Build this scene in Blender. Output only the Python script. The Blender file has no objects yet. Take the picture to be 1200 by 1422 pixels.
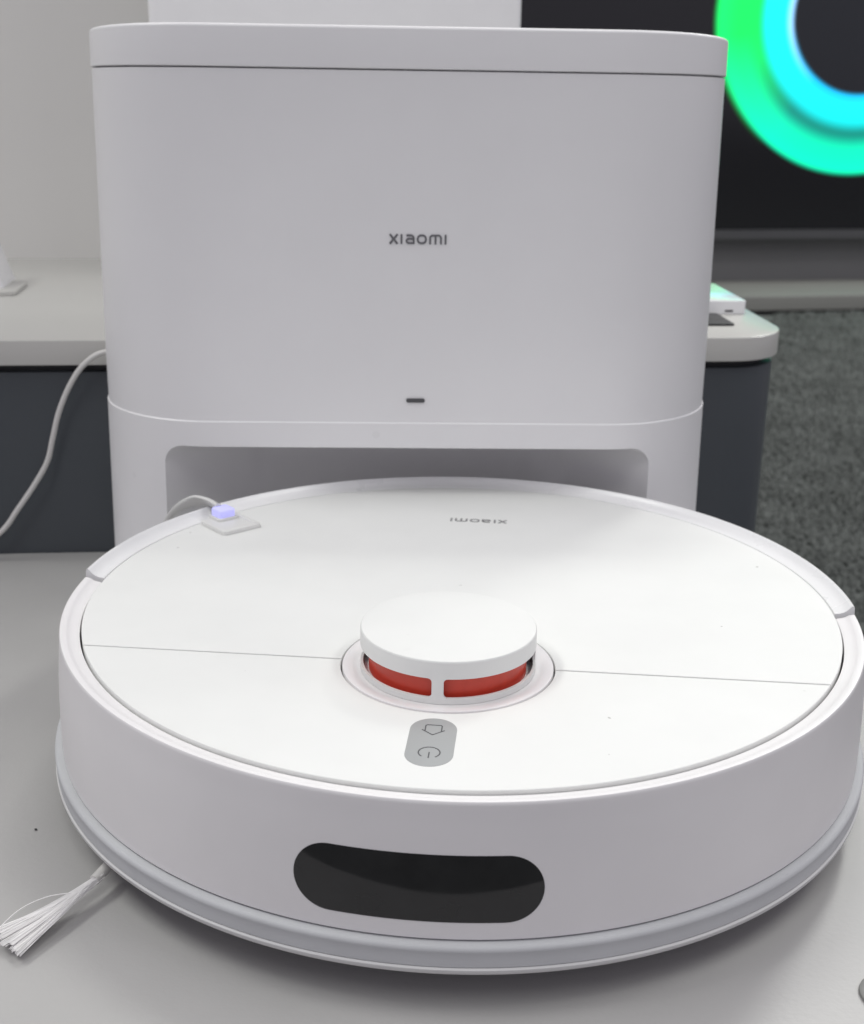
import bpy, bmesh, math, random
from mathutils import Vector, Matrix
random.seed(7)
rad, cos, sin, PI = math.radians, math.cos, math.sin, math.pi
scene = bpy.context.scene
C = scene.collection

# ---------------------------------------------------------------- camera
def make_camera():
    cd = bpy.data.cameras.new('camera'); co = bpy.data.objects.new('camera', cd); C.objects.link(co)
    yaw, pitch, roll = -0.12387, 0.32726, -0.01662
    fw = Vector((sin(yaw)*cos(pitch), cos(yaw)*cos(pitch), -sin(pitch)))
    r = Vector((cos(yaw), -sin(yaw), 0)); d = fw.cross(r)
    r2 = cos(roll)*r + sin(roll)*d; d2 = -sin(roll)*r + cos(roll)*d
    m = Matrix((r2, -d2, -fw)).transposed().to_4x4()
    m.translation = Vector((0.05462, -0.54032, 0.30163)); co.matrix_world = m
    cd.sensor_fit = 'HORIZONTAL'; cd.sensor_width = 36; cd.lens = 1854.487/1200*36
    cd.clip_start = 0.01; cd.clip_end = 100
    cd.dof.use_dof = True; cd.dof.focus_distance = 0.50; cd.dof.aperture_fstop = 23
    scene.camera = co
make_camera()

# ---------------------------------------------------------------- world, lamps, exposure
w = bpy.data.worlds.new('World'); scene.world = w; w.use_nodes = True
w.node_tree.nodes['Background'].inputs[0].default_value = (0.905, 0.86, 1.0, 1)
w.node_tree.nodes['Background'].inputs[1].default_value = 0.455
def ceiling_lamp(loc, target, sx, sy, power, col):
    ld = bpy.data.lights.new('ceiling_lamp', 'AREA'); ld.shape = 'RECTANGLE'; ld.size = sx; ld.size_y = sy
    ld.energy = power; ld.color = col
    lo = bpy.data.objects.new('ceiling_lamp', ld); C.objects.link(lo); lo.location = loc
    lo.rotation_euler = (Vector(target) - Vector(loc)).to_track_quat('-Z', 'Y').to_euler()
warm = (0.985, 1.0, 0.955)
ceiling_lamp((-1.35, -0.20, 2.1), (-1.35, -0.20, 0), 0.30, 1.2, 23, warm)
ceiling_lamp((1.35, 0.05, 2.1), (1.35, 0.05, 0), 0.30, 1.2, 14, warm)
ceiling_lamp((-0.05, 0.95, 2.1), (-0.05, 0.95, 0), 0.60, 0.30, 15, warm)
ceiling_lamp((0.10, -1.30, 2.1), (0.10, -1.30, 0), 0.30, 1.2, 12, warm)
ceiling_lamp((1.30, 2.75, 2.1), (1.30, 2.75, 0), 0.30, 1.2, 46, warm)
scene.view_settings.view_transform = 'Standard'; scene.view_settings.look = 'None'
scene.view_settings.gamma = 1; scene.view_settings.exposure = 0.0
scene.view_settings.use_curve_mapping = False

# ---------------------------------------------------------------- materials
def mat(name, col, rough=0.5, var=0.0, scale=40, bump=0.0, bscale=900, specks=0.0, metallic=0.0, coat=0.0,
        speck_col=(0.25, 0.24, 0.22), speck_scale=55, rvar=0.0, sss=0.0):
    m = bpy.data.materials.new(name); m.use_nodes = True
    nt = m.node_tree; N, L = nt.nodes, nt.links; b = N['Principled BSDF']
    b.inputs['Roughness'].default_value = rough; b.inputs['Metallic'].default_value = metallic
    b.inputs['Coat Weight'].default_value = coat
    tc = N.new('ShaderNodeTexCoord')
    nz = N.new('ShaderNodeTexNoise'); nz.inputs['Scale'].default_value = scale; nz.inputs['Detail'].default_value = 6
    L.new(tc.outputs['Object'], nz.inputs['Vector'])
    rp = N.new('ShaderNodeMapRange'); rp.inputs['From Min'].default_value = 0.3; rp.inputs['From Max'].default_value = 0.7
    rp.inputs['To Min'].default_value = 1 - var; rp.inputs['To Max'].default_value = 1 + var*0.3
    L.new(nz.outputs['Fac'], rp.inputs['Value'])
    mx = N.new('ShaderNodeVectorMath'); mx.operation = 'SCALE'; mx.inputs[0].default_value = col
    L.new(rp.outputs['Result'], mx.inputs['Scale'])
    out = mx.outputs['Vector']
    if specks:
        vo = N.new('ShaderNodeTexVoronoi'); vo.inputs['Scale'].default_value = speck_scale
        wob = N.new('ShaderNodeTexNoise'); wob.inputs['Scale'].default_value = 420
        L.new(tc.outputs['Object'], wob.inputs['Vector'])
        ad = N.new('ShaderNodeVectorMath'); ad.operation = 'MULTIPLY_ADD'; ad.inputs[1].default_value = (0.0016,)*3
        L.new(wob.outputs['Color'], ad.inputs[0]); L.new(tc.outputs['Object'], ad.inputs[2])
        L.new(ad.outputs['Vector'], vo.inputs['Vector'])
        sep = N.new('ShaderNodeSeparateColor'); L.new(vo.outputs['Color'], sep.inputs[0])
        # speck radius differs by cell, most cells have none
        th = N.new('ShaderNodeMapRange'); th.inputs['From Min'].default_value = 1 - specks; th.inputs['From Max'].default_value = 1
        th.inputs['To Min'].default_value = 0; th.inputs['To Max'].default_value = 0.13
        L.new(sep.outputs[0], th.inputs['Value'])
        lt = N.new('ShaderNodeMath'); lt.operation = 'LESS_THAN'
        L.new(vo.outputs['Distance'], lt.inputs[0]); L.new(th.outputs['Result'], lt.inputs[1])
        ml = N.new('ShaderNodeMath'); ml.operation = 'MULTIPLY'; L.new(lt.outputs[0], ml.inputs[0]); L.new(sep.outputs[1], ml.inputs[1])
        mc = N.new('ShaderNodeMix'); mc.data_type = 'RGBA'; mc.inputs['B'].default_value = (*speck_col, 1)
        L.new(ml.outputs[0], mc.inputs['Factor']); L.new(out, mc.inputs['A']); out = mc.outputs['Result']
    L.new(out, b.inputs['Base Color'])
    if rvar:
        n3 = N.new('ShaderNodeTexNoise'); n3.inputs['Scale'].default_value = scale*0.7; n3.inputs['Detail'].default_value = 5
        L.new(tc.outputs['Object'], n3.inputs['Vector'])
        r3 = N.new('ShaderNodeMapRange'); r3.inputs['To Min'].default_value = rough - rvar; r3.inputs['To Max'].default_value = rough + rvar
        L.new(n3.outputs['Fac'], r3.inputs['Value']); L.new(r3.outputs['Result'], b.inputs['Roughness'])
    if bump:
        n2 = N.new('ShaderNodeTexNoise'); n2.inputs['Scale'].default_value = bscale; n2.inputs['Detail'].default_value = 4
        L.new(tc.outputs['Object'], n2.inputs['Vector'])
        bp = N.new('ShaderNodeBump'); bp.inputs['Strength'].default_value = bump; bp.inputs['Distance'].default_value = 0.001
        L.new(n2.outputs['Fac'], bp.inputs['Height']); L.new(bp.outputs['Normal'], b.inputs['Normal'])
    if sss:
        b.inputs['Subsurface Weight'].default_value = sss; b.inputs['Subsurface Radius'].default_value = (1, 0.9, 0.85)
        b.inputs['Subsurface Scale'].default_value = 0.002
    return m
def emit(name, col, strength):
    m = mat(name, col, 0.4); b = m.node_tree.nodes['Principled BSDF']
    b.inputs['Emission Color'].default_value = (*col, 1); b.inputs['Emission Strength'].default_value = strength
    return m
M = {}
M['lid'] = mat('white_satin_lid', (0.755, 0.76, 0.742), 0.60, 0.025, 30, 0.03, 2500, specks=0.16, speck_scale=80, speck_col=(.40, .39, .37), rvar=0.08)
M['shell'] = mat('white_gloss_plastic', (0.80, 0.80, 0.80), 0.28, 0.02, 25, 0.0, rvar=0.05)
M['bumper'] = mat('white_bumper_plastic', (0.79, 0.775, 0.775), 0.42, 0.035, 22, 0.03, 2500, specks=0.045, speck_scale=70, rvar=0.08)
M['dock'] = mat('white_dock_plastic', (0.79, 0.785, 0.79), 0.40, 0.04, 9, 0.05, 2200, specks=0.03, speck_scale=60, rvar=0.06)
M['recess'] = mat('dock_recess_plastic', (0.78, 0.775, 0.775), 0.45, 0.02, 14, 0.03, 2600)
M['strip'] = mat('grey_rubber_strip', (0.54, 0.55, 0.56), 0.72, 0.06, 30, 0.06, 2500, specks=0.03, speck_col=(.5, .5, .5))
M['lip'] = mat('pale_chassis_plastic', (0.66, 0.66, 0.65), 0.45, 0.03)
M['dark'] = mat('dark_chassis_plastic', (0.035, 0.035, 0.037), 0.6, 0.1)
M['gap'] = mat('grey_inner_plastic', (0.42, 0.42, 0.43), 0.6)
M['window'] = mat('black_sensor_window', (0.018, 0.018, 0.019), 0.06, 0.2, 60, 0, specks=0.10, speck_col=(.16, .16, .16), speck_scale=110)
M['red'] = mat('red_turret_window', (0.66, 0.060, 0.032), 0.38, 0.08, 200)
M['black'] = mat('black_plastic', (0.012, 0.012, 0.014), 0.55)
M['collar'] = mat('white_collar', (0.80, 0.78, 0.78), 0.30, 0.02, sss=0.2)
M['pad'] = mat('grey_button_pad', (0.35, 0.36, 0.36), 0.45, 0.02)
M['print'] = mat('dark_grey_print', (0.075, 0.075, 0.08), 0.55)
M['logo'] = mat('grey_logo_print', (0.14, 0.14, 0.15), 0.5)
M['lidlogo'] = mat('grey_lid_logo_print', (0.22, 0.22, 0.22), 0.5)
M['bristle'] = mat('white_bristle', (0.84, 0.83, 0.82), 0.35)
M['sleeve'] = mat('pale_sleeve', (0.60, 0.59, 0.57), 0.35)
M['platform'] = mat('pale_grey_laminate', (0.425, 0.419, 0.41), 0.42, 0.06, 9, 0.10, 420, specks=0.05, speck_col=(.38, .37, .36), speck_scale=55, rvar=0.07)
M['slab'] = mat('pale_counter_laminate', (0.50, 0.495, 0.47), 0.24, 0.02, 10, 0.02, 900)
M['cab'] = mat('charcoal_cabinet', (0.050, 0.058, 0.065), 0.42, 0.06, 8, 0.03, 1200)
M['wall'] = mat('grey_beige_wall', (0.66, 0.652, 0.628), 0.8, 0.03, 4, 0.05, 300)
M['white_panel'] = mat('white_panel', (0.86, 0.86, 0.86), 0.45, 0.02)
M['darkwall'] = mat('dark_grey_wall', (0.19, 0.19, 0.192), 0.6, 0.06, 3)
M['plinth'] = mat('grey_plinth', (0.21, 0.21, 0.195), 0.55, 0.05, 5)
M['discgrey'] = mat('grey_disc', (0.22, 0.22, 0.21), 0.5)
M['cable'] = mat('pale_cable', (0.62, 0.61, 0.59), 0.45, 0.03)
M['white_dev'] = mat('white_device', (0.78, 0.78, 0.79), 0.14)
M['tagplate'] = mat('white_tag_plate', (0.70, 0.70, 0.68), 0.4, 0.03)
M['led'] = emit('lit_blue_white_plastic', (0.22, 0.22, 0.95), 0.45)
_n = M['led'].node_tree; _n.links.remove(_n.nodes['Principled BSDF'].inputs['Base Color'].links[0]); _n.nodes['Principled BSDF'].inputs['Base Color'].default_value = (0.62, 0.62, 0.80, 1)
M['bezel'] = mat('tv_bezel', (0.16, 0.16, 0.165), 0.3, metallic=0.7)
def carpet_mat():
    m = mat('charcoal_carpet', (0.125, 0.134, 0.127), 0.95, 0.35, 16, 0, rvar=0)
    nt = m.node_tree; N, L = nt.nodes, nt.links; b = N['Principled BSDF']
    src = b.inputs['Base Color'].links[0].from_socket
    tc = [n for n in N if n.type == 'TEX_COORD'][0]
    n1 = N.new('ShaderNodeTexNoise'); n1.inputs['Scale'].default_value = 90; n1.inputs['Detail'].default_value = 4; n1.inputs['Roughness'].default_value = .7
    L.new(tc.outputs['Object'], n1.inputs['Vector'])
    r = N.new('ShaderNodeMapRange'); r.inputs['From Min'].default_value = .33; r.inputs['From Max'].default_value = .67
    r.inputs['To Min'].default_value = .6; r.inputs['To Max'].default_value = 1.4; L.new(n1.outputs['Fac'], r.inputs['Value'])
    s = N.new('ShaderNodeVectorMath'); s.operation = 'SCALE'; L.new(src, s.inputs[0]); L.new(r.outputs['Result'], s.inputs['Scale'])
    L.new(s.outputs['Vector'], b.inputs['Base Color'])
    bp = N.new('ShaderNodeBump'); bp.inputs['Strength'].default_value = .8; bp.inputs['Distance'].default_value = .008
    L.new(n1.outputs['Fac'], bp.inputs['Height']); L.new(bp.outputs['Normal'], b.inputs['Normal'])
    return m
M['carpet'] = carpet_mat()
def screen_mat():
    # the lit picture on the television: a glowing green to cyan ring on black (object origin = ring centre)
    m = bpy.data.materials.new('tv_picture'); m.use_nodes = True
    nt = m.node_tree; N, L = nt.nodes, nt.links; b = N['Principled BSDF']
    b.inputs['Base Color'].default_value = (0.012, 0.012, 0.014, 1); b.inputs['Roughness'].default_value = 0.12
    tc = N.new('ShaderNodeTexCoord')
    sx = N.new('ShaderNodeSeparateXYZ'); L.new(tc.outputs['Object'], sx.inputs[0])
    flat = N.new('ShaderNodeCombineXYZ'); L.new(sx.outputs['X'], flat.inputs['X']); L.new(sx.outputs['Z'], flat.inputs['Y'])
    ln = N.new('ShaderNodeVectorMath'); ln.operation = 'LENGTH'; L.new(flat.outputs[0], ln.inputs[0])
    sc = N.new('ShaderNodeMath'); sc.operation = 'MULTIPLY'; sc.inputs[1].default_value = 2.0; L.new(ln.outputs['Value'], sc.inputs[0])
    def ramp(stops):
        r = N.new('ShaderNodeValToRGB'); r.color_ramp.interpolation = 'EASE'; e = r.color_ramp.elements
        while len(e) < len(stops): e.new(0.5)
        for k, (p, c) in enumerate(stops): e[k].position = p; e[k].color = (*c, 1)
        L.new(sc.outputs[0], r.inputs[0]); return r.outputs[0]
    blk = (0.0, 0.0, 0.0)
    left = ramp([(.405, (.001, .002, .003)), (.43, (.30, .62, 1)), (.465, (0, .85, 1)), (.555, (0, .85, .85)), (.62, (0, .85, .10)), (.72, (0, .88, .10)), (.83, (0, .85, .14)), (.875, blk)])
    bot = ramp([(.395, (.001, .002, .003)), (.43, (0, .55, 1)), (.48, (0, .80, 1)), (.545, (0, .70, .72)), (.62, (.0, .22, .17)), (.715, (0, .75, .42)), (.815, (0, .90, .47)), (.855, blk)])
    # angle: 0 at left, 1 at bottom
    dv = N.new('ShaderNodeVectorMath'); dv.operation = 'NORMALIZE'; L.new(flat.outputs[0], dv.inputs[0])
    s2 = N.new('ShaderNodeSeparateXYZ'); L.new(dv.outputs[0], s2.inputs[0])
    mr = N.new('ShaderNodeMapRange'); mr.inputs['From Min'].default_value = -0.15; mr.inputs['From Max'].default_value = -0.80
    L.new(s2.outputs['Y'], mr.inputs['Value'])
    mx = N.new('ShaderNodeMix'); mx.data_type = 'RGBA'; L.new(mr.outputs['Result'], mx.inputs['Factor']); L.new(left, mx.inputs['A']); L.new(bot, mx.inputs['B'])
    L.new(mx.outputs['Result'], b.inputs['Emission Color']); b.inputs['Emission Strength'].default_value = 1.5
    return m
M['screen'] = screen_mat()

# ---------------------------------------------------------------- helpers
def obj(name, bm, m, parent=None, smooth=32, loc=(0, 0, 0), rotz=0):
    me = bpy.data.meshes.new(name); bmesh.ops.recalc_face_normals(bm, faces=bm.faces); bm.to_mesh(me); bm.free()
    o = bpy.data.objects.new(name, me); C.objects.link(o); me.materials.append(M[m])
    if smooth: me.shade_smooth(); me.set_sharp_from_angle(angle=rad(smooth))
    o.location = loc; o.rotation_euler = (0, 0, rotz)
    if parent: o.parent = parent
    return o
def tag(o, label, cat, group=None):
    o['label'] = label; o['category'] = cat
    if group: o['group'] = group
    return o
def struct(o): o['kind'] = 'structure'; return o
def thing(name, label, cat, loc=(0, 0, 0), rotz=0):
    o = bpy.data.objects.new(name, None); C.objects.link(o); o.location = loc; o.rotation_euler = (0, 0, rotz)
    o.empty_display_size = 0.02
    return tag(o, label, cat)
def loft(bm, loops, close_u=True, close_v=False, cap0=False, cap1=False):
    """loops: list of point rings; quads between consecutive rings"""
    V = [[bm.verts.new(p) for p in lp] for lp in loops]
    n = len(V[0]); rng = range(n if close_u else n-1)
    pairs = list(zip(V[:-1], V[1:])) + ([(V[-1], V[0])] if close_v else [])
    for a, b in pairs:
        for i in rng:
            j = (i+1) % n
            bm.faces.new((a[i], a[j], b[j], b[i]))
    if cap0: bm.faces.new(V[0][::-1])
    if cap1: bm.faces.new(V[-1])
    return V
def arc_solid(profile, a0, a1, n, c=(0, 0)):
    """closed (r,z) cross-section swept about a vertical axis from a0 to a1 degrees; full circle when 360"""
    bm = bmesh.new(); full = abs(a1-a0) >= 359.9; loops = []
    for k in range(n if full else n+1):
        t = rad(a0 + (a1-a0)*k/n); loops.append([(c[0]+r*cos(t), c[1]+r*sin(t), z) for r, z in profile])
    loft(bm, loops, True, full, not full, not full)
    return bm
def offset(pts, d):
    """inset a closed ccw outline by d (positive = inwards)"""
    out = []; n = len(pts)
    for i in range(n):
        p, a, b = Vector(pts[i]), Vector(pts[i-1]), Vector(pts[(i+1) % n])
        e1, e2 = (p-a), (b-p)
        if e1.length < 1e-9: e1 = e2
        if e2.length < 1e-9: e2 = e1
        n1 = Vector((-e1.y, e1.x)).normalized(); n2 = Vector((-e2.y, e2.x)).normalized()
        m = n1+n2; m = m/max(m.length, 1e-6); k = max(0.4, m.dot(n1))
        q = p + m*(d/k); out.append((q.x, q.y))
    return out
def plate(outline, z0, z1, bev=0.0004, seg=3):
    """solid plate with a rounded upper edge, from a ccw 2-D outline"""
    bm = bmesh.new(); loops = []
    loops.append([(x, y, z0) for x, y in outline])
    for k in range(seg+1):
        t = PI/2*k/seg
        loops.append([(x, y, z1-bev+bev*sin(t)) for x, y in offset(outline, bev*(1-cos(t)))])
    loft(bm, loops, True, False, True, True)
    return bm
def rrect(w, d, r, n=6, c=(0, 0)):
    pts = []
    for cx, cy, a in ((w/2-r, -d/2+r, -90), (w/2-r, d/2-r, 0), (-w/2+r, d/2-r, 90), (-w/2+r, -d/2+r, 180)):
        for k in range(n+1):
            t = rad(a+90*k/n); pts.append((c[0]+cx+r*cos(t), c[1]+cy+r*sin(t)))
    return pts
def circle(r, n=64, c=(0, 0)): return [(c[0]+r*cos(2*PI*k/n), c[1]+r*sin(2*PI*k/n)) for k in range(n)]
def xform(bm, f):
    for v in bm.verts: v.co = Vector(f(v.co))
    return bm
def tube(bm, pts, r, n=8, r1=None, caps=True):
    pts = [Vector(p) for p in pts]; loops = []; up = Vector((0.13, 0.21, 0.97))
    for i, p in enumerate(pts):
        t = (pts[min(i+1, len(pts)-1)] - pts[max(i-1, 0)]).normalized()
        a = t.cross(up).normalized(); b = t.cross(a)
        rr = r if r1 is None else r + (r1-r)*i/(len(pts)-1)
        loops.append([p + rr*(a*cos(2*PI*k/n) + b*sin(2*PI*k/n)) for k in range(n)])
    loft(bm, loops, True, False, caps, caps)
def spline(pts, n=8):
    P = [Vector(p) for p in pts]; P = [P[0]*2-P[1]] + P + [P[-1]*2-P[-2]]; out = []
    for i in range(1, len(P)-2):
        for k in range(n):
            t = k/n; a, b, c, d = P[i-1:i+3]
            out.append(0.5*((2*b) + (c-a)*t + (2*a-5*b+4*c-d)*t*t + (3*b-a-3*c+d)*t**3))
    out.append(P[-2]); return out
def ribbon(bm, pts, wd, h, closed=False):
    """flat stroke of width wd following a 2-D polyline, from z=0 to z=h"""
    P = [Vector(p) for p in pts]; n = len(P); L_, R_ = [], []
    for i in range(n):
        a = P[i-1] if (i or closed) else P[i]; b = P[(i+1) % n] if (i < n-1 or closed) else P[i]
        e1 = (P[i]-a); e2 = (b-P[i])
        if e1.length < 1e-9: e1 = e2
        if e2.length < 1e-9: e2 = e1
        n1 = Vector((-e1.y, e1.x)).normalized(); n2 = Vector((-e2.y, e2.x)).normalized()
        m = (n1+n2).normalized(); k = wd/2/max(0.5, m.dot(n1)); L_.append(P[i]+m*k); R_.append(P[i]-m*k)
    loops = [[(l.x, l.y, 0), (l.x, l.y, h), (r.x, r.y, h), (r.x, r.y, 0)] for l, r in zip(L_, R_)]
    loft(bm, loops, True, closed, not closed, not closed)
def box(bm, x0, x1, y0, y1, z0, z1):
    loft(bm, [[(x0, y0, z), (x1, y0, z), (x1, y1, z), (x0, y1, z)] for z in (z0, z1)], True, False, True, True)

def wordmark(width, h):
    """the six letters x i a o m i as flat strokes, centred, reading along +x"""
    bm = bmesh.new(); H = width/6.1; s = H*0.205
    def arc(cx, cy, r, a0, a1, n=6): return [(cx+r*cos(rad(a0+(a1-a0)*k/n)), cy+r*sin(rad(a0+(a1-a0)*k/n))) for k in range(n+1)]
    i = s/2; t = H-i; x = 0
    xw = H*0.95                                          # x
    ribbon(bm, [(x+i*.7, 0), (x+xw-i*.7, H)], s*1.05, h); ribbon(bm, [(x+i*.7, H), (x+xw-i*.7, 0)], s*1.05, h*1.02)
    x += xw + H*.24
    ribbon(bm, [(x+i, 0), (x+i, H)], s, h); x += s + H*.30              # i
    aw = H*0.98; r = H*.30                               # a
    ribbon(bm, [(x+H*.10, t)] + arc(x+aw-i-r, t-r, r, 90, 0) + [(x+aw-i, i), (x+i+r*.8, i)] + arc(x+i+r*.8, i+r*.72, r*.72, -90, -270) + [(x+aw-i, i+r*1.44)], s, h)
    x += aw + H*.22
    ow = H*1.06; r = H*.34                               # o
    ribbon(bm, arc(x+ow-i-r, t-r, r, 0, 90) + arc(x+i+r, t-r, r, 90, 180) + arc(x+i+r, i+r, r, 180, 270) + arc(x+ow-i-r, i+r, r, 270, 360), s, h, True)
    x += ow + H*.24
    mw = H*1.34; r = H*.27                               # m
    ribbon(bm, [(x+i, 0)] + arc(x+i+r, t-r, r, 180, 90) + arc(x+mw-i-r, t-r, r, 90, 0) + [(x+mw-i, 0)], s, h)
    ribbon(bm, [(x+mw/2, 0), (x+mw/2, t-s*.3)], s, h*1.02)
    x += mw + H*.28
    ribbon(bm, [(x+i, 0), (x+i, H)], s, h); x += s       # i
    k = width/x
    for v in bm.verts: v.co = Vector(((v.co.x-x/2)*k, (v.co.y-H/2)*k, v.co.z))
    return bm

# ================================================================= THE SETTING
CA = rad(13.0); CO = (-0.3147, 0.2118)                   # counter frame: origin and direction
def cab(s, t, z=0): return (CO[0]+s*cos(CA)-t*sin(CA), CO[1]+s*sin(CA)+t*cos(CA), z)
# carpet, far below the display platform
bm = bmesh.new(); V = [bm.verts.new(p) for p in ((-9, -9, -0.35), (9, -9, -0.35), (9, 9, -0.35), (-9, 9, -0.35))]; bm.faces.new(V)
carpet = struct(obj('carpet', bm, 'carpet', smooth=0))
# carpet pile: short uneven tufts where the carpet shows
def carpet_pile():
    vs, fs = [], []; rnd = random.Random(3); st_ = 0.0068
    yy = -0.1
    while yy < 3.3:
        t = yy; lo = 0.02 + 0.16*t; hi = 0.55 + 0.26*t; xx = lo
        step = st_*(1 + 0.22*max(0, t))
        while xx < hi:
            x = xx + rnd.uniform(-.5, .5)*step; y = yy + rnd.uniform(-.5, .5)*step
            h = rnd.uniform(.004, .009)*(1 + .15*t); w_ = step*rnd.uniform(.35, .62); dx, dy = rnd.gauss(0, .25)*step, rnd.gauss(0, .25)*step; a0 = rnd.uniform(0, 1.5)
            k = len(vs)
            for j in range(4): vs.append((x + w_*cos(a0+j*PI/2), y + w_*sin(a0+j*PI/2), -0.3505))
            for j in range(4): vs.append((x + dx + .55*w_*cos(a0+j*PI/2), y + dy + .55*w_*sin(a0+j*PI/2), -0.35 + h*rnd.uniform(.75, 1)))
            for j in range(4): fs.append((k+j, k+(j+1) % 4, k+4+(j+1) % 4, k+4+j))
            fs.append((k+4, k+5, k+6, k+7))
            xx += step
        yy += step
    me = bpy.data.meshes.new('carpet_pile'); me.from_pydata(vs, [], fs); me.materials.append(M['carpet']); me.shade_smooth()
    o = bpy.data.objects.new('carpet_pile', me); C.objects.link(o); o.parent = carpet; o['kind'] = 'stuff'
carpet_pile()
# display platform
def front_edge(x): return -0.2475 + 0.081*(x-0.0)
R0 = cab(0.486, 0.001); s = -0.90
while True:
    p = cab(0.486, s)
    if p[1] > front_edge(p[0]): break
    s += 0.001
Rf = cab(0.486, s)
out = [(-1.3, front_edge(-1.3)), (Rf[0], Rf[1]), (R0[0], R0[1]), cab(-1.1, 0.001)[:2]]
pl = obj('display_platform', plate(out, -0.35, 0.0, 0.0015, 3), 'platform', smooth=30)
tag(pl, 'pale grey laminate display platform under the robot vacuum and its dock', 'platform')

# ---- counter behind: charcoal panels under a pale slab with a rounded corner
cb = thing('display_counter', 'low charcoal counter with pale grey top behind the white dock', 'counter', cab(0, 0), CA)
def counter_outline(s0, s1, t0, t1, r):
    pts = [(s0, t0), (s1-r, t0)] + [(s1-r+r*sin(rad(a)), t0+r-r*cos(rad(a))) for a in range(10, 91, 10)] + [(s1, t1), (s0, t1)]
    return pts
obj('countertop', plate(counter_outline(-0.9, 0.507, -0.003, 0.345, 0.042), 0.1222, 0.1374, 0.0010, 2), 'slab', cb)
obj('shadow_gap', plate(counter_outline(-0.89, 0.499, 0.008, 0.34, 0.036), 0.1165, 0.1222, 0.0002, 1), 'dark', cb)
obj('front_panel', plate(counter_outline(-0.89, 0.5045, 0.002, 0.34, 0.038), -0.349, 0.1168, 0.0008, 2), 'cab', cb)

# ---- wall behind the counter at the left, with a white panel in front of it
bm = bmesh.new(); box(bm, -1.6, 0.16, 0.342, 0.40, -0.35, 2.0)
struct(obj('wall', bm, 'wall', smooth=0, loc=cab(0, 0), rotz=CA))
bm = plate(rrect(0.2786, 0.05, 0.004, 4, (0.2235, 0.275)), 0.1376, 1.25, 0.003)
tag(obj('white_panel', bm, 'white_panel', loc=cab(0, 0), rotz=CA), 'tall white upright panel standing behind the dock, left of the television', 'panel')

# ---- television wall far behind at the right
TA = rad(17.0); TO = (0.6563, 3.23)
def tvp(s, t, z=0): return (TO[0]+s*cos(TA)-t*sin(TA), TO[1]+s*sin(TA)+t*cos(TA), z)
bm = bmesh.new(); box(bm, -4, 4, 0.26, 0.4, -0.35, 2.2)
struct(obj('wall', bm, 'darkwall', smooth=0, loc=tvp(0, 0), rotz=TA))
bm = plate([(-3, 0), (3, 0), (3, 0.262), (-3, 0.262)], -0.336, -0.2945, 0.006)
wp = tag(obj('wall_plinth', bm, 'plinth', loc=tvp(0, 0), rotz=TA), 'low grey plinth running along the wall under the television', 'plinth')
obj('shadow_strip', plate([(-3, 0.02), (3, 0.02), (3, 0.26), (-3, 0.26)], -0.3495, -0.3362, 0.0002, 1), 'dark', wp)  # set-back strip coloured dark as the shadow line under the plinth
tv = thing('television', 'large television showing a glowing green and cyan ring on black', 'television', tvp(0.1323, 0.196, 0.4304), TA)
bm = bmesh.new(); box(bm, -1.02, 0.66, 0, 0.004, -0.572, 0.37); obj('screen', bm, 'screen', tv, 0)
bm = bmesh.new()
box(bm, -1.03, 0.67, -0.008, 0.004, -0.597, -0.5725); box(bm, -1.03, 0.67, -0.004, 0.004, 0.3705, 0.379)
box(bm, -1.03, -1.0205, -0.004, 0.004, -0.5725, 0.3705); box(bm, 0.6605, 0.67, -0.004, 0.004, -0.5725, 0.3705)
obj('frame', bm, 'bezel', tv, 0)
bm = bmesh.new(); box(bm, -1.0, 0.64, 0.0045, 0.055, -0.56, 0.36); obj('back_housing', bm, 'black', tv, 0)

# ================================================================= DOCKING STATION
DYAW = 0.15921
dk = thing('docking_station', 'tall white docking station with rounded corners behind the robot vacuum', 'dock', (-0.04357, 0.14218, 0), DYAW)
DEP = 0.122
def halfw(z): return 0.17*(1-0.016*(z-0.2)/0.2)
def dock_ring(z, o=0.0, nf=56, dep=DEP):
    """outline of the dock at height z, grown by o: ccw from the left side, front first"""
    wv = halfw(z)+o; r = 0.0655+o; rb = 0.034+o; pts = []
    for k in range(17): t = rad(180+90*k/16); pts.append((-wv+r+r*cos(t), -o+r+r*sin(t)))
    for k in range(1, nf): pts.append((-wv+r + (2*wv-2*r)*k/nf, -o))
    for k in range(17): t = rad(270+90*k/16); pts.append((wv-r+r*cos(t), -o+r+r*sin(t)))
    for k in range(9): t = rad(90*k/8); pts.append((wv-rb+rb*cos(t), dep+o-rb+rb*sin(t)))
    for k in range(9): t = rad(90+90*k/8); pts.append((-wv+rb+rb*cos(t), dep+o-rb+rb*sin(t)))
    return pts
ZS, ZL, ZT = 0.1179, 0.2969, 0.3166
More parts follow.
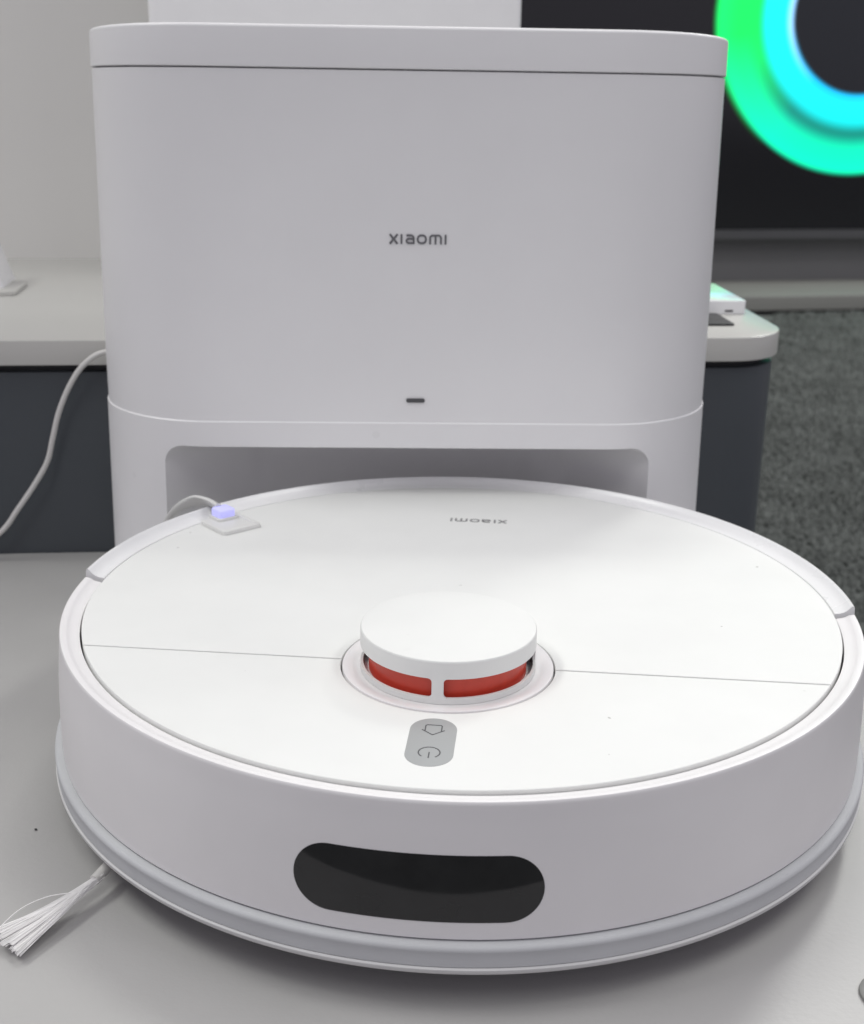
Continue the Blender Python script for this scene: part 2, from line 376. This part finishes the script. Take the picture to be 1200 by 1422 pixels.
# tank body and lid
bm = bmesh.new(); loops = []
loops.append([(x, y, ZS-0.0012) for x, y in dock_ring(ZS, -0.0012)])
for k in range(12):
    z = ZS-0.0006 + (ZL-0.0014-ZS+0.0006)*k/11; loops.append([(x, y, z) for x, y in dock_ring(z, -0.0006+0.0004*min(1, k/2))])
loops.append([(x, y, ZL-0.0010) for x, y in dock_ring(ZL, -0.0008)]); loops.append([(x, y, ZL-0.0008) for x, y in dock_ring(ZL, -0.003)])
def lean(lp, k): return [(x, y, z - k*max(0, y)*max(0, min(1, (z-0.20)/0.097))) for x, y, z in lp]
loops = [lean(lp, 0.035) for lp in loops]
loft(bm, loops, True, False, True, True); obj('tank_housing', bm, 'dock', dk, 25)
bm = bmesh.new(); loops = [[(x, y, ZL-0.0006) for x, y in dock_ring(ZL, -0.003)], [(x, y, ZL-0.0003) for x, y in dock_ring(ZL, -0.0002)], [(x, y, ZL+0.0001) for x, y in dock_ring(ZL, 0.0003)]]
for k in range(7):
    t = PI/2*k/6; loops.append([(x, y, ZT-0.0018+0.0018*sin(t)) for x, y in dock_ring(ZT, 0.0003-0.0018*(1-cos(t)))])
loops.append([(x, y, ZT+0.0001) for x, y in dock_ring(ZT, -0.006)]); loops.append([(x, y, ZT-0.0012) for x, y in dock_ring(ZT, -0.0085)])
loops.append([(x, y, ZT-0.0012) for x, y in dock_ring(ZT, -0.02)])
loops = [lean(lp, 0.035 + (0.03 if lp[0][2] > ZL+0.005 else 0)) for lp in loops]
loft(bm, loops, True, False, True, True); obj('lid', bm, 'dock', dk, 25)
# base shell with the docking recess
OW, OZ, ORC = 0.1315, 0.1036, 0.0105
def open_top(x):
    d = abs(x)-(OW-ORC)
    return OZ if d <= 0 else OZ-ORC+math.sqrt(max(0, ORC*ORC-d*d))
def base_cols():
    ring = dock_ring(0.06); front = ring[:17+55+17]; back = ring[17+55+17:]
    def fy(x):
        for a, b in zip(front[:-1], front[1:]):
            if a[0] <= x <= b[0] and b[0] > a[0]: return a[1]+(b[1]-a[1])*(x-a[0])/(b[0]-a[0])
        return front[0][1]
    xs = [-OW] + [-(OW-ORC)-ORC*sin(rad(a)) for a in range(80, -1, -10)]
    xs += [-(OW-ORC) + 2*(OW-ORC)*k/40 for k in range(1, 40)] + [-x for x in xs[::-1]]
    return front, back, fy, xs
front, back, fy, oxs = base_cols()
bm = bmesh.new()
# (the plan ring is taken at mid height; the slight taper is added by scaling x)
def bpt(x, y, z, o=0.0): return (x*halfw(z)/halfw(0.06), y, z)
cols = [(x, y, 0.0) for x, y in front if x < -OW-0.0004] + [(-OW, fy(-OW), 0.0)]
cols += [(x, fy(x), open_top(x)) for x in oxs] + [(OW, fy(OW), 0.0)] + [(x, y, 0.0) for x, y in front if x > OW+0.0004] + [(x, y, 0.0) for x, y in back]
prev = None; n = len(cols); rows = []
for x, y, zb in cols:
    zs = [zb + (ZS-0.0008-zb)*k/6 for k in range(7)]
    rows.append([bm.verts.new(bpt(x, y, z)) for z in zs])
for i in range(n):
    a, b = rows[i], rows[(i+1) % n]
    if cols[i][:2] == cols[(i+1) % n][:2]: continue
    for k in range(6): bm.faces.new((a[k], b[k], b[k+1], a[k+1]))
# rounded upper edge and top
cx, cy_ = 0.0, DEP/2
def shrink(p, d, z):
    v = Vector((p[0]-max(-0.105, min(0.105, p[0])), p[1]-cy_)); L_ = v.length
    v = v*((L_-d)/L_); return (max(-0.105, min(0.105, p[0]))+v.x, cy_+v.y, z)
tops = [r[-1] for r in rows]; pr = tops
uniq = [i for i in range(n) if cols[i][:2] != cols[(i+1) % n][:2]]
pr = [tops[i] for i in uniq]
for d, dz in ((0.0005, 0.0005), (0.0010, 0.0007), (0.004, 0.0004)):
    nx = [bm.verts.new(shrink(v.co, d, ZS-0.0008+dz)) for v in [tops[i] for i in uniq]]
    for i in range(len(nx)):
        j = (i+1) % len(nx); bm.faces.new((pr[i], pr[j], nx[j], nx[i]))
    pr = nx
bm.faces.new(pr)
base = obj('base_shell', bm, 'dock', dk, 25)
# recess lining: the opening outline carried inwards with rounded lips and rounded rear corners
outl = [(-OW, 0.0)] + [(x, open_top(x)) for x in oxs[0:1]] + [(x, open_top(x)) for x in oxs[1:-1]] + [(oxs[-1], open_top(oxs[-1])), (OW, 0.0)]
def nrm(i):
    x, z = outl[i]
    if abs(x) < OW-ORC+1e-6: return (0, -1)
    if z < OZ-ORC+1e-6: return (-1 if x > 0 else 1, 0)
    cxx = (OW-ORC)*(1 if x > 0 else -1); v = Vector((cxx-x, OZ-ORC-z)).normalized(); return (v.x, v.y)
prof = [(-0.0, -0.0)] + [(0.0018*(1-cos(rad(a))), 0.0018*sin(rad(a))) for a in (30, 60, 90)]
prof = [(0, 0), (0.0006, 0.0014), (0.0018, 0.0034), (0.005, 0.008), (0.012, 0.018), (0.022, 0.030), (0.033, 0.041), (0.046, 0.050), (0.060, 0.057), (0.076, 0.0605), (0.090, 0.062)]
bm = bmesh.new(); loops = []
for e, dy in prof:
    lp = []
    for i, (x, z) in enumerate(outl):
        nx_, nz_ = nrm(i); y0 = fy(max(-OW, min(OW, x)))
        yy = max(y0, 0) * max(0, 1-dy/0.06) + dy
        p = bpt(x+nx_*e, yy, max(0, z+nz_*e*0.18)); lp.append(p)
    loops.append(lp)
VV = loft(bm, loops, False)
bm.faces.new(VV[-1])
obj('docking_recess', bm, 'recess', dk, 40)
bm = plate(rrect(0.24, 0.16, 0.02, 5, (0, 0.005)), 0.0006, 0.006, 0.003); obj('ramp', bm, 'recess', dk)
# indicator and logo on the tank front
bm = plate(rrect(0.0100, 0.00225, 0.0011, 5), 0, 0.00035, 0.0001); xform(bm, lambda v: (v.x+0.0034, -v.z+0.0003-0.0002, v.y+0.1298)); obj('indicator_light', bm, 'print', dk)
bm = wordmark(0.0293, 0.0003); xform(bm, lambda v: (v.x+0.0036, -v.z+0.0001, v.y+0.2143)); obj('logo', bm, 'logo', dk, 0)

# ================================================================= ROBOT VACUUM
RY = rad(2.2)
rb = thing('robot_vacuum', 'round white robot vacuum with raised red-windowed turret, parked at the dock', 'robot vacuum', (0.0006, 0, 0), RY)
rb.scale = (1.003, 1.003, 1.0)
ZLID = 0.0770
# front bumper and rear shell
bump_prof = [(0.1655, 0.0272), (0.1708, 0.0270), (0.1716, 0.0274), (0.1718, 0.032), (0.1718, 0.040), (0.17155, 0.050), (0.1711, 0.060), (0.1705, 0.068), (0.1700, 0.0735),
             (0.16985, 0.0764), (0.1697, 0.0773), (0.1694, 0.0777), (0.1689, 0.07785), (0.1672, 0.0775), (0.1667, 0.0773), (0.1663, 0.0770), (0.1657, 0.0766), (0.1647, 0.0762), (0.1634, 0.0759), (0.1622, 0.0757), (0.1617, 0.0754), (0.1616, 0.069), (0.1655, 0.06)]
bumper = obj('bumper', arc_solid(bump_prof, -180.9, 0.9, 180), 'bumper', rb, 30)
rear_prof = [(0.160, 0.0272), (0.1708, 0.0270), (0.1716, 0.0274), (0.1718, 0.040), (0.1711, 0.060), (0.1705, 0.068), (0.1701, 0.0745), (0.1699, 0.0785), (0.1698, 0.0799), (0.1695, 0.0806), (0.1690, 0.0808),
             (0.1685, 0.0806), (0.1681, 0.0801), (0.1674, 0.0793), (0.1665, 0.0784), (0.1654, 0.0777), (0.1640, 0.0772), (0.1626, 0.0770), (0.1617, 0.0769), (0.1615, 0.0764), (0.1615, 0.070), (0.160, 0.06)]
obj('rear_shell', arc_solid(rear_prof, 1.7, 178.3, 180), 'shell', rb, 30)
# rubber strip, pale lip, dark chassis
strip_prof = [(0.1690, 0.0264), (0.1736, 0.0267), (0.1744, 0.0265), (0.1749, 0.0259), (0.1751, 0.0251), (0.1750, 0.0245), (0.17485, 0.0241), (0.1748, 0.0215), (0.1747, 0.0188), (0.1690, 0.0186)]
obj('bumper_strip', arc_solid(strip_prof, 0, 360, 240), 'strip', rb, 40)
lip_prof = [(0.160, 0.0184), (0.1747, 0.0185), (0.1752, 0.0179), (0.1750, 0.0164), (0.1744, 0.0158), (0.1700, 0.0146), (0.160, 0.0135)]
obj('chassis_lip', arc_solid(lip_prof, 0, 360, 240), 'lip', rb, 40)
bm = arc_solid([(0.0001, 0.010), (0.150, 0.010), (0.166, 0.0138), (0.1688, 0.0265), (0.161, 0.028), (0.1605, 0.0715), (0.0001, 0.0718)], 0, 360, 96); obj('chassis', bm, 'gap', rb, 30)
for sx in (-1, 1):
    bm = bmesh.new(); loft(bm, [[(sx*0.115+dx, 0.0+0.0345*r*cos(rad(a)), 0.0345+0.0345*r*sin(rad(a))) for a in range(0, 360, 10)] for dx, r in ((-0.01, .93), (-0.009, 1), (0.009, 1), (0.01, .93))], True, False, True, True)
    obj('wheel', bm, 'dark', rb)
bm = bmesh.new(); loft(bm, [[(dx, -0.135+0.008*r*cos(rad(a)), 0.008+0.008*r*sin(rad(a))) for a in range(0, 360, 20)] for dx, r in ((-0.007, .9), (-0.006, 1), (0.006, 1), (0.007, .9))], True, False, True, True); obj('caster_wheel', bm, 'dark', rb)
# top covers split by a straight seam through the turret
TC = (-0.0003, -0.0659); RL = 0.1609; TR = 0.0419; SY = -0.0664; g = 0.00042
def lidarc(a0, a1, n): return [(RL*cos(rad(a0+(a1-a0)*k/n)), RL*sin(rad(a0+(a1-a0)*k/n))) for k in range(n+1)]
aS = math.degrees(math.asin(SY/RL)); aN = math.degrees(math.asin((SY-TC[1])/TR))
def notch(a0, a1, n): return [(TC[0]+TR*cos(rad(a0+(a1-a0)*k/n)), TC[1]+TR*sin(rad(a0+(a1-a0)*k/n))) for k in range(n+1)]
da = math.degrees(g/RL); dn = math.degrees(g/TR)
rear_out = lidarc(aS+da, 180-aS-da, 160) + notch(180-aN-dn, aN+dn, 48)
obj('rear_cover', plate(rear_out, 0.0722, ZLID, 0.0004, 3), 'lid', rb, 25)
front_out = lidarc(180-aS+da, 360+aS-da, 140) + notch(360+aN-dn, 180-aN+dn, 48)
obj('front_cover', plate(front_out, 0.0722, ZLID, 0.0005, 3), 'lid', rb, 25)
# turret collar
obj('turret_collar', arc_solid([(0.0300, 0.0742), (0.0413, 0.0742), (0.0413, 0.0767), (0.0411, 0.07715), (0.0406, 0.0773), (0.0376, 0.0772), (0.0368, 0.0769), (0.0362, 0.0767), (0.0350, 0.0764), (0.0300, 0.0764)], 0, 360, 96, TC), 'collar', rb, 30)
# turret: shell with two front window openings, red windows behind, black core
tr = bpy.data.objects.new('turret', None); C.objects.link(tr); tr.parent = rb; tr.location = (TC[0], TC[1], 0); tr.empty_display_size = 0.01
TZ0, TZ1, WZ0, WZ1, TRR = 0.0765, 0.0938, 0.0790, 0.0867, 0.0342
PA = -92.0; wr = 2.6  # pillar angle, window corner size in degrees of arc
wins = [(PA+3.7, PA+99), (PA-99, PA-3.7)]
def win_at(a):
    for a0, a1 in wins:
        if a0 <= a <= a1:
            e = min(a-a0, a1-a); k = 0 if e >= wr else (1-math.sqrt(max(0, 1-((wr-e)/wr)**2)))
            c = 0.00155*k; return WZ0+c, WZ1-c
    return None
angs = set(range(-272, 88, 3))
for a0, a1 in wins:
    for e in (0, 0.12, 0.4, 0.8, 1.3, 1.9, 2.6): angs |= {a0+e, a1-e}
angs = sorted(angs); bm = bmesh.new()
for rr in (TRR, TRR-0.0011):
    for a, b in zip(angs, angs[1:] + [angs[0]+360]):
        mid = win_at((a+b)/2)
        wa, wb = (win_at(a), win_at(b)) if mid else (None, None)
        if mid and not wa: wa = (WZ0+.00155, WZ1-.00155)
        if mid and not wb: wb = (WZ0+.00155, WZ1-.00155)
        P = lambda t, z, r_=rr: bm.verts.new((r_*cos(rad(t)), r_*sin(rad(t)), z))
        zt = TZ1-0.0009
        if not mid: bm.faces.new((P(a, TZ0), P(b, TZ0), P(b, zt), P(a, zt)))
        else:
            bm.faces.new((P(a, TZ0), P(b, TZ0), P(b, wb[0]), P(a, wa[0]))); bm.faces.new((P(a, wa[1]), P(b, wb[1]), P(b, zt), P(a, zt)))
            if rr == TRR:                                # reveals of the opening
                r2 = TRR-0.0011
                bm.faces.new((P(a, wa[0]), P(b, wb[0]), P(b, wb[0], r2), P(a, wa[0], r2))); bm.faces.new((P(a, wa[1]), P(b, wb[1]), P(b, wb[1], r2), P(a, wa[1], r2)))
                for t, wz, edge in ((a, wa, a in (wins[0][0], wins[1][0])), (b, wb, b in (wins[0][1], wins[1][1]))):
                    if edge: bm.faces.new((P(t, wz[0]), P(t, wz[1]), P(t, wz[1], r2), P(t, wz[0], r2)))
na = len(angs)
rings = [[(r*cos(rad(a)), r*sin(rad(a)), z) for a in angs] for r, z in ((TRR, TZ1-0.0009), (TRR-0.0001, TZ1-0.0005), (TRR-0.0004, TZ1-0.00015), (TRR-0.0009, TZ1), (0.025, TZ1+0.0001), (0.01, TZ1+0.00015))]
loft(bm, rings, True, False, False, True)
bmesh.ops.remove_doubles(bm, verts=bm.verts, dist=0.00002)
obj('turret_shell', bm, 'lid', tr, 30)
for a0, a1 in ((PA+1, PA+84), (PA-84, PA-1)):
    obj('red_window', arc_solid([(0.0292, 0.0766), (0.0309, 0.0766), (0.0309, 0.0885), (0.0290, 0.0885)], a0, a1, 30), 'red', tr, 40)
obj('core', arc_solid([(0.001, 0.0766), (0.0285, 0.0766), (0.0285, 0.0886), (0.001, 0.0886)], 0, 360, 48), 'black', tr, 30)
# button pad with home and power symbols
pad = obj('button_pad', plate(rrect(0.0167, 0.0345, 0.00830, 14, (0, 0)), -0.0005, 0.00016, 0.0002), 'pad', rb, 30, (-0.0010, -0.1296, ZLID))
def symbol(bm): xform(bm, lambda v: (-v.x, -v.y, v.z)); return bm
bm = bmesh.new(); sw = 0.00042
ribbon(bm, [(-0.0040, 0.0), (0, 0.0035), (0.0040, 0.0)], sw, 0.00008)
ribbon(bm, [(-0.0029, 0.0008), (-0.0029, -0.0032), (-0.0024, -0.0037), (0.0024, -0.0037), (0.0029, -0.0032), (0.0029, 0.0008)], sw, 0.0000801)
symbol(bm); xform(bm, lambda v: (v.x, v.y+0.0083, v.z+0.00016)); obj('home_symbol', bm, 'print', pad, 0)
bm = bmesh.new()
ribbon(bm, [(0.0037*cos(rad(a)), 0.0037*sin(rad(a))) for a in range(128, 413, 6)], sw, 0.00008)
ribbon(bm, [(0, -0.0002), (0, 0.0038)], sw, 0.0000801)
symbol(bm); xform(bm, lambda v: (v.x, v.y-0.0078, v.z+0.00016)); obj('power_symbol', bm, 'print', pad, 0)
# logo on the rear cover, reading from the back
bm = wordmark(0.0290, 0.00012); xform(bm, lambda v: (-v.x+0.0018, -v.y+0.1062, v.z+ZLID)); obj('logo', bm, 'lidlogo', rb, 0)
# black sensor window on the bumper
def bump_r(z):
    pr = [p for p in bump_prof if 0.0278 <= p[1] <= 0.0765 and p[0] > 0.169]
    for (r0, z0), (r1, z1) in zip(pr[:-1], pr[1:]):
        if z0 <= z <= z1: return r0+(r1-r0)*(z-z0)/(z1-z0)
    return 0.1715
bm = bmesh.new(); WC, WH, WA = 0.04655, 0.01245, 13.95; wa_ = -90.5; er = math.degrees(WH/0.1716)
loops = []; N_ = 72
us = [-WA+er*(1-cos(rad(t))) for t in range(0, 90, 6)]; us = us + [(-WA+er) + 2*(WA-er)*k/40 for k in range(41)] + [-u for u in us[::-1]]
for u in us:
    d = abs(u)-(WA-er); h = WH if d <= 0 else WH*math.sqrt(max(0.00002, 1-(d/er)**2))
    zs = [WC-h+2*h*k/10 for k in range(11)]; t = rad(wa_+u)
    loops.append([((bump_r(z)+0.00012)*cos(t), (bump_r(z)+0.00012)*sin(t), z) for z in zs] + [((bump_r(z)-0.0012)*cos(t), (bump_r(z)-0.0012)*sin(t), z) for z in zs[::-1]])
loft(bm, loops, True, False, True, True); obj('sensor_window', bm, 'window', bumper, 30)
# side brush: sleeve and fan of bristles, front left
bs = bpy.data.objects.new('side_brush', None); C.objects.link(bs); bs.parent = rb; bs.empty_display_size = 0.01
def loc(p): c, s_ = cos(-RY), sin(-RY); return Vector((p[0]*c-p[1]*s_, p[0]*s_+p[1]*c, p[2]))
root = loc((-0.1165, -0.1105, 0.0105)); neck = loc((-0.1218, -0.1300, 0.0082))
bm = bmesh.new(); tube(bm, [loc((-0.105, -0.085, 0.010)), root, neck], 0.0023, 10, 0.0021); obj('sleeve', bm, 'sleeve', bs, 40)
bm = arc_solid([(0.001, 0.004), (0.012, 0.006), (0.012, 0.0095), (0.001, 0.0097)], 0, 360, 24, tuple(loc((-0.10, -0.075, 0)))[:2]); obj('hub', bm, 'sleeve', bs, 40)
bm = bmesh.new()
A_, B_ = loc((-0.1485, -0.1600, 0.0035)), loc((-0.1345, -0.1705, 0.0030))
clumps = [(u, random.gauss(0, .0003), random.uniform(.97, 1.01), random.uniform(0, .0016)) for u in (0.0, .07, .14, .22, .3, .37, .45, .53, .6, .68, .76, .84, .92, 1.0)]
for k in range(300):
    u, cj, cl, cz = random.choice(clumps)
    e = A_.lerp(B_, u + random.gauss(0, .035)) + Vector((random.gauss(0, .0002)+cj, random.gauss(0, .0002)+cj, cz + abs(random.gauss(0, .0004))))
    e = neck + (e-neck)*cl*random.uniform(0.985, 1.01)
    q = Vector((random.gauss(0, .0007), random.gauss(0, .0005), random.gauss(0, .0005)))
    s0 = neck + q
    mid = neck.lerp(A_.lerp(B_, 0.5), 0.5).lerp(s0.lerp(e, 0.5), 0.90) + (loc((-0.1300, -0.1490, 0.0062)) - neck.lerp(A_.lerp(B_, .5), 0.5))*0.6
    tube(bm, spline([s0 + (root-neck)*0.2, s0, mid, e], 4), 0.00017, 4, 0.00013)
tube(bm, spline([loc((-0.1262, -0.1380, .008)), loc((-0.1345, -0.1435, .009)), loc((-0.1420, -0.1500, .0075)), loc((-0.1475, -0.1585, .004))], 8), 0.00018, 5)
br = obj('bristles', bm, 'bristle', bs, 60); br['kind'] = 'stuff'

# ================================================================= SMALL THINGS
# security tag clipped to the robot's rear cover
tg = thing('security_tag', 'small square white security tag with a lit blue block on the robot cover', 'security tag', (-0.1245, 0.0775, ZLID), rad(48))
obj('base_plate', plate(rrect(0.0222, 0.0230, 0.0022, 5), 0.0001, 0.0022, 0.0008, 3), 'tagplate', tg)
obj('block_socket', plate(rrect(0.0118, 0.0112, 0.0018, 5, (0.0005, 0.0075)), 0.0020, 0.0036, 0.0007, 3), 'tagplate', tg)
obj('lens_ridge', plate(rrect(0.0030, 0.0200, 0.0013, 5, (0.0085, 0)), 0.0018, 0.0029, 0.0009, 3), 'tagplate', tg)
obj('lit_block', plate(rrect(0.0092, 0.0092, 0.0014, 5, (0.0005, 0.0075)), 0.0034, 0.0076, 0.0013, 3), 'led', tg)
Tm = Matrix.Translation((-0.1245, 0.0775, ZLID)) @ Matrix.Rotation(rad(48), 4, 'Z'); Ti = Tm.inverted()
path = spline([(-0.1310, 0.0860, 0.0822), (-0.1378, 0.0924, 0.0828), (-0.1462, 0.0998, 0.0818), (-0.1526, 0.1054, 0.0792), (-0.1599, 0.1118, 0.0747), (-0.1669, 0.1179, 0.0690), (-0.1717, 0.1222, 0.0636), (-0.1752, 0.1250, 0.0570), (-0.1778, 0.1270, 0.0450), (-0.180, 0.130, 0.003)], 6)
bm = bmesh.new(); loops = []
for i, p in enumerate(path):
    t = (path[min(i+1, len(path)-1)]-path[max(i-1, 0)]).normalized(); sd = t.cross(Vector((0.55, 0.45, 0.7))).normalized(); up = sd.cross(t)
    f = i/(len(path)-1); hw = 0.0034*(1-min(1, f*1.7))+0.0017; hh = 0.0014
    loops.append([Ti @ (p+sd*a+up*b) for a, b in ((-hw, -hh*.5), (-hw*.6, -hh), (hw*.6, -hh), (hw, -hh*.5), (hw, hh*.5), (hw*.6, hh), (-hw*.6, hh), (-hw, hh*.5))])
loft(bm, loops, True, False, True, True); obj('lead', bm, 'tagplate', tg, 60)
# dock power cable in front of the counter
pts = [cab(0.16, -0.03, 0.128), cab(0.115, -0.020, 0.137), cab(0.0769, -0.012, 0.1324), cab(0.0629, -0.012, 0.125), cab(0.0531, -0.012, 0.1118), cab(0.0455, -0.012, 0.0953), cab(0.0404, -0.012, 0.0782), cab(0.0364, -0.012, 0.0645), cab(0.0284, -0.012, 0.0508), cab(0.0162, -0.012, 0.0337), cab(0.004, -0.012, 0.0183), cab(-0.02, -0.014, 0.0035), cab(-0.07, -0.02, 0.0021), cab(-0.2, -0.01, 0.0021)]
bm = bmesh.new(); tube(bm, spline(pts, 8), 0.0017, 10)
tag(obj('power_cable', bm, 'cable', smooth=60), 'thin pale power cable curving down past the charcoal counter, left of the dock', 'cable')
# slim white box on the counter, right of the dock
sb = thing('slim_box', 'slim white device on the counter end, right of the dock', 'device', cab(0.0, 0.0, 0.1376), CA)
obj('body', plate(rrect(0.11, 0.075, 0.002, 4, (0.444, 0.1155)), 0.0, 0.0092, 0.0006, 2), 'white_dev', sb)
bm = plate(rrect(0.006, 0.0012, 0.0005, 4), 0, 0.0003, 0.0001); xform(bm, lambda v: (v.x+0.4870, 0.0780-v.z, v.y+0.0022)); obj('port', bm, 'black', sb)
bm = plate(rrect(0.055, 0.045, 0.002, 4, (0.448, 0.118)), 0.0093, 0.0096, 0.0001); obj('top_inset', bm, 'black', sb)
bm = plate(rrect(0.055, 0.040, 0.002, 4, (0.4505, 0.0555)), 0.0002, 0.0012, 0.0003)  # thin black rounded plate lying on the counter
tag(obj('dark_patch', bm, 'black', loc=cab(0, 0, 0.1376), rotz=CA), 'dark flat patch on the counter just in front of the slim white device', 'pad')
# leaning stand at the far left of the counter
st = thing('product_stand', 'white leaning stand on the counter at the left edge of the photo', 'stand', cab(-0.045, 0.19, 0.1376), CA)
obj('foot_plate', plate(rrect(0.060, 0.050, 0.004, 4, (0.006, -0.010)), 0.0, 0.0028, 0.0006, 2), 'slab', st)
bm = plate(rrect(0.010, 0.050, 0.0045, 5), 0, 0.060, 0.002, 3); xform(bm, lambda v: (v.x+0.020-0.36*v.z, v.y+0.005, v.z+0.0025)); obj('support', bm, 'white_dev', st)
# small dark speck of grit and a low grey disc with a dark middle by the right corner
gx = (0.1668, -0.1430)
gm = thing('corner_disc', 'low grey disc edge on the platform at the lower right corner', 'grommet', (gx[0], gx[1], 0), 0)
obj('rim', arc_solid([(0.0070, 0.0003), (0.0112, 0.0003), (0.0110, 0.0011), (0.0102, 0.0015), (0.0078, 0.0014), (0.0070, 0.0010)], 0, 360, 40), 'discgrey', gm, 40)
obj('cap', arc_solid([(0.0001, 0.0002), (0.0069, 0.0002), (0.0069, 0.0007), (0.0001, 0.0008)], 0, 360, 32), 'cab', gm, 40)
bm = bmesh.new(); bmesh.ops.create_icosphere(bm, subdivisions=1, radius=0.0006); xform(bm, lambda v: (v.x*1.2*(1+.2*sin(v.y*9000)), v.y, max(0, v.z*0.7+0.0003)))
tag(obj('grit_speck', bm, 'dark', loc=(-0.1628, -0.0888, 0.0001)), 'tiny dark speck on the platform left of the robot vacuum', 'speck')
